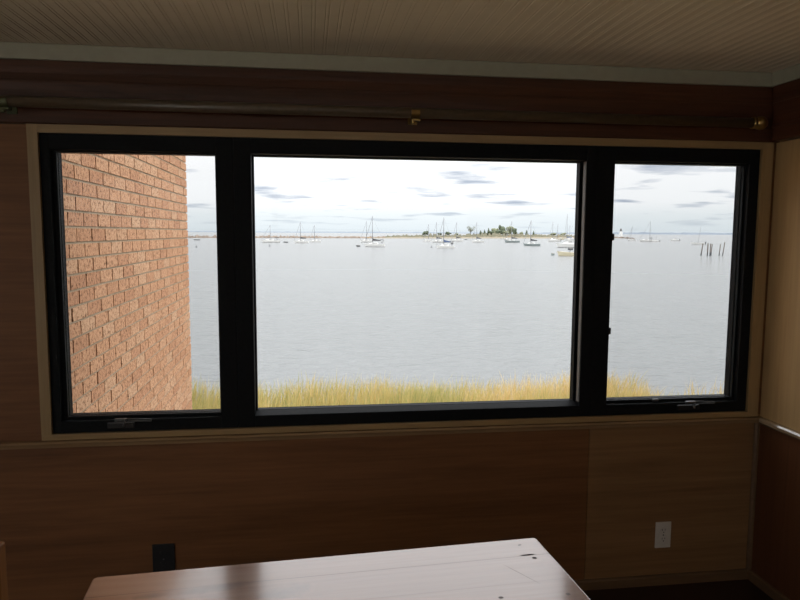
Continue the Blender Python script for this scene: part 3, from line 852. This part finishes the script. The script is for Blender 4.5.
# ------------------------------------------------------------------ boats
def loft(bm, secs):
    rows = [[bm.verts.new(p) for p in s] for s in secs]
    n = len(rows[0])
    for r0, r1 in zip(rows, rows[1:]):
        for k in range(n): bm.faces.new((r0[k], r0[(k+1) % n], r1[(k+1) % n], r1[k]))
    bm.faces.new(rows[0][::-1]); bm.faces.new(rows[-1])
def hull_bm(Ln, B, fb, z0=-.25, bow=1.12, stern=.8, low=0., high=1.):
    """bow at -X; sections from stern to bow between two heights"""
    b = bm_new(); secs = []
    for i in range(13):
        t = i/12; x = Ln*(.5-t)
        hb = B/2*(stern+(1-stern)*math.sin(min(1, t/.45)*PI/2)) if t < .45 else B/2*math.cos((t-.45)/.55*PI/2)**.75
        hb = max(hb, .02)
        sheer = fb*(.9+.28*abs(t-.35)**1.6*bow)
        za, zb_ = z0+(sheer-z0)*low, z0+(sheer-z0)*high
        wa, wb_ = hb*(.62+.38*low), hb*(.62+.38*high)
        rake = .09*Ln*max(0, t-.6)/.4
        xa, xb_ = x-rake*(low-.6), x-rake*(high-.6)
        secs.append([(xa, -wa*.6, za-.001), (xa, wa*.6, za-.001), (xa, wa, za+.02), (xb_, wb_, zb_), (xb_, -wb_, zb_), (xa, -wa, za+.02)])
    loft(b, secs); return b
def pxm(px, py): return (at_z(px, py, SEA)-CAM).dot(fw)/FPX
BOATS = 'boats moored in the bay'
def sailboat(label, x0, x1, wl, mast_px, top, hull='gel_white', cover='cover_dark', rot=0., lean=0., stay=True, stripe='boat_dark', cabin=True, bimini=False):
    xc = (x0+x1)/2; p = at_z(xc, wl, SEA); k = pxm(xc, wl)
    d = ray(xc, wl); view = math.atan2(d.x, d.y)
    Ln = (x1-x0)*k/max(.6, math.cos(rot)); H = (wl-top)*k
    t = thing('sailboat', label, 'boat', (p.x, p.y, SEA), -view+rot, BOATS)
    B = Ln*.32; fb = min(1.15, .13*Ln+.1)
    obj('hull', hull_bm(Ln, B, fb, low=.0), M[hull], t)
    o = obj('boot_stripe', hull_bm(Ln*1.004, B*1.03, fb, low=.05, high=.28), M[stripe], t)
    if cabin:
        b = bm_new()
        A = [(-.22, .17), (.16, .17)]
        loft(b, [[(Ln*.16, -B*.26, fb*.85), (Ln*.16, B*.26, fb*.85), (Ln*.15, B*.22, fb+.42), (Ln*.15, -B*.22, fb+.42)],
                 [(-Ln*.2, -B*.22, fb*.85), (-Ln*.2, B*.22, fb*.85), (-Ln*.16, B*.17, fb+.36), (-Ln*.16, -B*.17, fb+.36)],
                 [(-Ln*.29, -B*.12, fb*.85), (-Ln*.29, B*.12, fb*.85), (-Ln*.28, B*.1, fb+.1), (-Ln*.28, -B*.1, fb+.1)]])
        cb = obj('cabin', b, M['gel_white'], t)
        for s in (-1, 1): bx('cabin_window', M['boat_dark'], -Ln*.13, Ln*.11, s*B*.235-.015, s*B*.235+.015, fb+.12, fb+.26, cb)
    mx = (mast_px-xc)*k/max(.6, math.cos(rot))
    tx_ = mx+lean*H
    b = bm_new(); tube(b, (mx, 0, fb*.6), (tx_, 0, H), .115, .085, 8); ms = obj('mast', b, M['alu'], t, True)
    b = bm_new(); tube(b, (mx+(tx_-mx)*.55, -B*.28, H*.58), (mx+(tx_-mx)*.55, B*.28, H*.58), .03, .03, 5)
    obj('spreaders', b, M['alu'], ms)
    bl = min(Ln*.40, Ln*.5-mx-.2)
    b = bm_new(); tube(b, (mx+.1, 0, fb+1.0), (mx+bl, 0, fb+.95), .10, .06, 6)
    bo_ = obj('boom', b, M['alu'], t)
    if cover:
        b = bm_new()
        loft(b, [[(mx+q*bl, -w, fb+.98), (mx+q*bl, w, fb+.98), (mx+q*bl, w*.6, fb+.98+h), (mx+q*bl, -w*.6, fb+.98+h)] for q, w, h in ((.03, .2, .75), (.25, .24, .55), (.7, .2, .36), (.97, .1, .2))])
        obj('sail_cover', b, M[cover], bo_)
    if stay:
        b = bm_new(); bowx = -Ln*.5-.02*Ln
        tube(b, (tx_, 0, H*.97), (bowx, 0, fb*1.1), .05, .07, 5)
        tube(b, (tx_, 0, H*.98), (Ln*.48, 0, fb), .018, .018, 4)
        for s in (-1, 1): tube(b, (mx+.2, s*B*.46, fb), (tx_, 0, H*.93), .018, .018, 4)
        obj('stays', b, M['alu'], t)
    if bimini:
        b = bm_new(); loft(b, [[(Ln*q, -B*.3, fb+1.25-e), (Ln*q, B*.3, fb+1.25-e), (Ln*q, B*.25, fb+1.4-e), (Ln*q, -B*.25, fb+1.4-e)] for q, e in ((.26, .06), (.34, 0), (.44, .1))])
        for s in (-1, 1):
            for q in (.28, .43): tube(b, (Ln*.36, s*B*.3, fb), (Ln*q, s*B*.28, fb+1.28), .03, .03, 5)
        obj('bimini', b, M['cover_dark'], t)
    return t
def motorboat(label, x0, x1, wl, hull='gel_white', cabin=.5, rot=0., canopy=None, stripe='boat_dark', tower=0., name='motorboat', cat='boat'):
    xc = (x0+x1)/2; p = at_z(xc, wl, SEA); k = pxm(xc, wl)
    d = ray(xc, wl); view = math.atan2(d.x, d.y)
    Ln = (x1-x0)*k/max(.6, math.cos(rot))
    t = thing(name, label, cat, (p.x, p.y, SEA), -view+rot, BOATS)
    B = Ln*.34; fb = min(1.3, .14*Ln+.12)
    obj('hull', hull_bm(Ln, B, fb, stern=.95, bow=1.8), M[hull], t)
    obj('boot_stripe', hull_bm(Ln*1.004, B*1.03, fb, stern=.95, bow=1.8, low=.05, high=.25), M[stripe], t)
    if cabin:
        h = cabin*1.9
        b = bm_new()
        loft(b, [[(Ln*.12, -B*.3, fb*.85), (Ln*.12, B*.3, fb*.85), (Ln*.10, B*.26, fb+h), (Ln*.10, -B*.26, fb+h)],
                 [(-Ln*.12, -B*.3, fb*.85), (-Ln*.12, B*.3, fb*.85), (-Ln*.08, B*.25, fb+h), (-Ln*.08, -B*.25, fb+h)],
                 [(-Ln*.28, -B*.2, fb*.85), (-Ln*.28, B*.2, fb*.85), (-Ln*.26, B*.16, fb+.25*h), (-Ln*.26, -B*.16, fb+.25*h)]])
        cb = obj('cabin', b, M['gel_white'], t)
        for s in (-1, 1): bx('cabin_window', M['boat_dark'], -Ln*.09, Ln*.09, s*B*.29-.02, s*B*.29+.02, fb+h*.5, fb+h*.8, cb)
    else:
        b = bm_new()
        loft(b, [[(-Ln*.05, -B*.32, fb*.9), (-Ln*.05, B*.32, fb*.9), (-Ln*.02, B*.28, fb+.4), (-Ln*.02, -B*.28, fb+.4)],
                 [(-Ln*.07, -B*.32, fb*.9), (-Ln*.07, B*.32, fb*.9), (-Ln*.04, B*.28, fb+.4), (-Ln*.04, -B*.28, fb+.4)]])
        obj('windshield', b, M['boat_dark'], t)
    if canopy:
        b = bm_new(); box(b, Ln*.02, Ln*.36, -B*.3, B*.3, fb+1.35, fb+1.5)
        for xx in (.04, .34):
            for s in (-1, 1): tube(b, (Ln*xx, s*B*.28, fb*.9), (Ln*xx, s*B*.28, fb+1.36), .03, .03, 5)
        obj('canopy', b, M[canopy], t)
    b = bm_new(); box(b, Ln*.5-.02, Ln*.5+.38, -.2, .2, .1, fb+.35); obj('outboard_motor', b, M['boat_dark'], t, bevel=.06)
    if tower:
        b = bm_new(); tube(b, (0, 0, fb), (tower*.12, 0, fb+tower), .07, .05, 6); obj('antenna', b, M['alu'], t)
    return t
def dinghy(label, xc, wl, wpx, m_='boat_dark', name='dinghy', cat='dinghy'):
    p = at_z(xc, wl, SEA); k = pxm(xc, wl); d = ray(xc, wl); view = math.atan2(d.x, d.y)
    Ln = wpx*k
    t = thing(name, label, cat, (p.x, p.y, SEA), -view, 'small craft and floats on the bay')
    obj('hull', hull_bm(Ln, Ln*.4, .42, z0=-.1, stern=.9), M[m_], t)
    b = bm_new()
    for q in (-.12, .16): box(b, Ln*q-.1, Ln*q+.1, -Ln*.15, Ln*.15, .36, .43)
    obj('thwart', b, M['cover_tan'], t)
def buoy(label, xc, wl):
    p = at_z(xc, wl, SEA)
    t = thing('buoy', label, 'buoy', (p.x, p.y, SEA), 0, 'small craft and floats on the bay')
    b = bm_new(); lathe(b, [(.04, -.3), (.24, -.18), (.30, .02), (.25, .18), (.08, .28)], 14); obj('float', b, M['boat_dark'], t, True)
    b = bm_new(); tube(b, (0, 0, .25), (0, 0, .7), .04, .03, 6); obj('staff', b, M['boat_dark'], t)

sailboat('pale sloop farthest left in the middle window, faint leaning mast', 262, 279.5, 242.6, 270.3, 225, cover=None, rot=R(8), bimini=True)
sailboat('sloop with tall mast, left of a close pair near the left window post', 294.5, 308.5, 243.0, 300.5, 222, rot=R(-5))
sailboat('shorter sloop, right of a close pair near the left window post', 310, 321, 242.3, 314.5, 225, cover=None)
sailboat('tall masted sloop with dark boom cover and stern awning, alone left of the spit', 364.8, 384.8, 246.8, 372.4, 216, rot=R(-6), bimini=True)
sailboat('sloop half hidden behind the tall masted sloop with stern awning', 360.5, 373, 242.2, 366.5, 221, cover='cover_tan')
sailboat('small sloop left of the three boats in front of the lone round tree', 423.5, 431.5, 241.5, 428.5, 224, cover=None)
sailboat('sloop with dark boom cover just behind the navy covered sloop', 431.8, 445.5, 242.6, 436.5, 222)
sailboat('nearest sloop with navy sail cover, left of the airy tree', 437, 454.3, 248.2, 443.5, 217.6, cover='cover_blue', hull='gel_white', rot=R(6), bimini=True)
sailboat('sloop anchored just left of the airy tree, dark cover aft', 452, 463.3, 241.6, 456.4, 222)
sailboat('white sloop with dark cover between the airy tree and the wood', 472, 484.3, 242.4, 476.5, 222.4)
sailboat('grey green sloop in front of the dense wood', 505, 519.6, 242.6, 511.4, 221.4, hull='gel_grey', cover='cover_dark')
sailboat('tan covered yawl behind the grey green sloop', 503.5, 513.5, 240.0, 507.0, 227.5, cover='cover_tan')
sailboat('green grey hulled sloop with dark cover, right of the wood', 523.8, 540.2, 246.0, 530.5, 220.4, hull='gel_grey')
sailboat('slim masted sloop behind the white motorboat at the spit', 549, 558, 240.2, 552.5, 222, cover=None)
motorboat('white motorboat left of the cluster beside the right window post', 548, 560.3, 241.6, cabin=.45)
sailboat('cream hulled sloop at the spit in the cluster by the window post', 556.5, 564.5, 239.6, 557.6, 224.2, hull='gel_cream', cover='cover_tan', stripe='boat_red')
sailboat('sloop with the tallest mast at the right window post', 564.5, 578, 241.2, 566.8, 214.4, cover='cover_blue', rot=R(4))
sailboat('short masted sloop behind the tallest mast', 566, 577, 239.9, 569.6, 225, cover=None)
motorboat('long white cabin boat in the cluster beside the right window post', 557, 583, 247.6, cabin=.42, canopy='cover_blue')
motorboat('cream open runabout nearest the shore beside the right window post', 558, 584, 256.2, hull='gel_cream', cabin=0)
sailboat('small sloop with leaning mast beside the lighthouse', 627.8, 636, 240.6, 630.2, 226, lean=.12, cover=None)
sailboat('ketch with a blocky deckhouse right of the lighthouse', 640, 652.5, 241.7, 649.4, 221.4, cover=None, rot=R(5), bimini=True)
motorboat('low white motorboat touching the deckhouse ketch', 652.2, 659.2, 241.8, cabin=.3, tower=5)
motorboat('small low motorboat alone in the middle of the right window', 670.5, 679, 240.9, cabin=.3)
motorboat('pale skiff with a slanted pole behind the pilings', 691.5, 704.5, 244.6, cabin=0, tower=6.5)
dinghy('tiny dinghy at the left edge of the open water beside the brick wall', 196.8, 240.2, 6)
buoy('dark buoy in the narrow water strip beside the brick wall', 196.4, 247.2)
buoy('dark buoy below the leftmost sloop', 269.6, 246.3)
dinghy('grey dinghy between the leftmost sloop and the close pair', 285.8, 242.6, 4.5)
dinghy('grey dinghy just off the bow of the tall masted sloop', 358.2, 246.6, 4)
buoy('dark buoy left of the navy covered sloop', 431.5, 247.4)
dinghy('dark dinghy right of the navy covered sloop', 452, 243.6, 2.6)
dinghy('dark dinghy close to the spit below the airy tree', 466, 239.8, 2.6)
dinghy('dark inflatable between the cabin boat and the cream runabout', 570.5, 249.8, 5)
dinghy('small grey dinghy left of the cream runabout', 552.8, 255.4, 3.4, 'gel_grey')

# ------------------------------------------------------------------ lighthouse
p = at_z(622.4, 237.4, SEA); k = pxm(622.4, 237.4)
lh = thing('lighthouse', 'small white lighthouse with a dark lantern top', 'lighthouse', (p.x, p.y+5, SEA+1.2), 0)
Hh = 8.0*k
b = bm_new(); lathe(b, [(2.1*k, 0), (1.75*k, Hh*.33), (1.2*k, Hh*.66), (1.15*k, Hh*.68)], 12); obj('tower', b, M['lh_white'], lh)
b = bm_new(); lathe(b, [(1.45*k, Hh*.68), (1.45*k, Hh*.71), (.7*k, Hh*.71)], 12); obj('gallery', b, M['lh_dark'], lh)
b = bm_new(); lathe(b, [(.75*k, Hh*.71), (.75*k, Hh*.86)], 10); ln = obj('lantern_room', b, M['lh_dark'], lh)
b = bm_new(); lathe(b, [(.95*k, Hh*.86), (.5*k, Hh*.94), (.08*k, Hh*1.02)], 10); obj('roof', b, M['lh_dark'], lh)

# ------------------------------------------------------------------ pilings
def piling(label, px, base, tpx, top, wpx):
    p = at_z(px, base, SEA); k = pxm(px, base)
    d = ray(px, base); view = math.atan2(d.x, d.y)
    t = thing('piling', label, 'piling', (p.x, p.y, SEA), -view, 'old pilings standing in the bay')
    H = (base-top)*k; lx = (tpx-px)*k; r = wpx*k/2
    b = bm_new(); tube(b, (-lx*.1, 0, -.6), (lx, .05, H), r*1.05, r*.9, 9)
    for v in b.verts:
        n_ = mnoise.noise(v.co*1.7); v.co.x += .03*n_; v.co.y += .03*n_
    obj('post', b, M['pile'], t)
    b = bm_new(); tube(b, (-lx*.02, 0, -.2), (lx*.28, .014, H*.28), r*1.15, r*1.08, 9); obj('waterline_crust', b, M['boat_dark'], t)
piling('leaning piling farthest left of the six', 700.8, 255.6, 702.2, 243.6, 1.0)
piling('thick dark piling, second from left', 707.3, 255.8, 707.4, 243.4, 1.1)
piling('left of the touching pair of dark pilings', 709.9, 255.8, 710.0, 243.6, 1.0)
piling('right of the touching pair of dark pilings', 710.9, 255.4, 711.6, 243.9, .9)
piling('second piling from the right', 719.0, 255.8, 719.8, 244.2, .8)
piling('rightmost and tallest leaning piling', 722.4, 255.8, 723.9, 242.2, .8)

# ------------------------------------------------------------------ sky and sun
w = bpy.data.worlds.new('overcast sky'); sc.world = w; w.use_nodes = True
nt = w.node_tree; nt.nodes.clear()
def WN(t, **kw):
    n = nt.nodes.new(t)
    for k_, v_ in kw.items(): setattr(n, k_, v_)
    return n
def WM(op, a, b_=None, c_=None):
    n = WN('ShaderNodeMath', operation=op)
    for i, v_ in enumerate((a, b_, c_)):
        if v_ is None: continue
        if isinstance(v_, (int, float)): n.inputs[i].default_value = v_
        else: nt.links.new(v_, n.inputs[i])
    return n.outputs[0]
def wramp(stops):
    n = WN('ShaderNodeValToRGB'); el = n.color_ramp.elements
    while len(el) < len(stops): el.new(.5)
    for e, (p_, c_) in zip(el, stops): e.position = p_; e.color = (*c_, 1)
    return n
tc = WN('ShaderNodeTexCoord'); sep = WN('ShaderNodeSeparateXYZ'); nt.links.new(tc.outputs['Generated'], sep.inputs[0])
zc = WM('MAXIMUM', sep.outputs[2], 0.)
den = WM('ADD', zc, .078)
cb = WN('ShaderNodeCombineXYZ')
nt.links.new(WM('DIVIDE', sep.outputs[0], den), cb.inputs[0]); nt.links.new(WM('DIVIDE', sep.outputs[1], den), cb.inputs[1])
n1 = WN('ShaderNodeTexNoise'); n1.inputs['Scale'].default_value = 1.2; n1.inputs['Detail'].default_value = 7; n1.inputs['Roughness'].default_value = .5
mp = WN('ShaderNodeMapping'); mp.inputs['Location'].default_value = (6.6, 5.5, 0); mp.inputs['Scale'].default_value = (1, 1.15, 1)
nt.links.new(cb.outputs[0], mp.inputs['Vector']); nt.links.new(mp.outputs[0], n1.inputs['Vector'])
# clear strip at the horizon: pale blue, then white cloud deck with grey-blue bases
base = wramp([(0, (.84, .92, .97)), (.025, (.95, 1.01, 1.04)), (.045, (1.12, 1.14, 1.16)), (.12, (1.25, 1.26, 1.28)), (.30, (1.9, 1.92, 1.96)), (.6, (2.7, 2.75, 2.85)), (1, (3.0, 3.05, 3.15))])
nt.links.new(zc, base.inputs['Fac'])
cl = wramp([(.55, (0, 0, 0)), (.68, (1, 1, 1))]); nt.links.new(n1.outputs['Fac'], cl.inputs['Fac'])
mx = WN('ShaderNodeMix', data_type='RGBA', blend_type='MULTIPLY')
fd = WN('ShaderNodeMapRange'); fd.inputs['From Min'].default_value = .010; fd.inputs['From Max'].default_value = .045; fd.inputs['To Min'].default_value = .25
nt.links.new(zc, fd.inputs['Value'])
nt.links.new(WM('MULTIPLY', cl.outputs['Color'], fd.outputs['Result']), mx.inputs['Factor']); nt.links.new(base.outputs['Color'], mx.inputs['A']); mx.inputs['B'].default_value = (.46, .51, .60, 1)
bg = WN('ShaderNodeBackground'); nt.links.new(mx.outputs['Result'], bg.inputs['Color']); bg.inputs['Strength'].default_value = 1.0
ow = WN('ShaderNodeOutputWorld'); nt.links.new(bg.outputs[0], ow.inputs[0])

sd = bpy.data.lights.new('sun', 'SUN'); sd.energy = 1.2; sd.angle = R(25); sd.color = (1, .95, .86)
so = bpy.data.objects.new('sun', sd); COL.objects.link(so)
so.rotation_euler = Vector((-.72, .06, -.70)).to_track_quat('-Z', 'Y').to_euler()
# sampling guides in the window openings (no light of their own)
for nm, loc, rot, sx_, sy_ in (('window_portal', ((FX0+FX1)/2, .18, (FZ0+FZ1)/2), (R(-90), 0, 0), FX1-FX0, FZ1-FZ0),
                               ('side_portal', (XL-T-.03, (LY0+LY1)/2, (LW0+LW1)/2), (R(-90), 0, R(90)), LY1-LY0, LW1-LW0),
                               ('rear_portal', ((RX0+RX1)/2, YB-.15, (RZ0+RZ1)/2), (R(90), 0, 0), RX1-RX0, RZ1-RZ0)):
    a = bpy.data.lights.new(nm, 'AREA'); a.shape = 'RECTANGLE'; a.size = sx_; a.size_y = sy_; a.cycles.is_portal = True
    ao = bpy.data.objects.new(nm, a); COL.objects.link(ao); ao.location = loc; ao.rotation_euler = rot

# ------------------------------------------------------------------ view
vs_ = sc.view_settings
sc.display_settings.display_device = 'sRGB'
vs_.view_transform = 'Standard'; vs_.look = 'None'; vs_.exposure = 0.; vs_.gamma = 1.; vs_.use_curve_mapping = False
cy = sc.cycles
cy.max_bounces = 10; cy.diffuse_bounces = 6; cy.glossy_bounces = 4; cy.transparent_max_bounces = 16
cy.use_denoising = True
cy.sample_clamp_indirect = 6
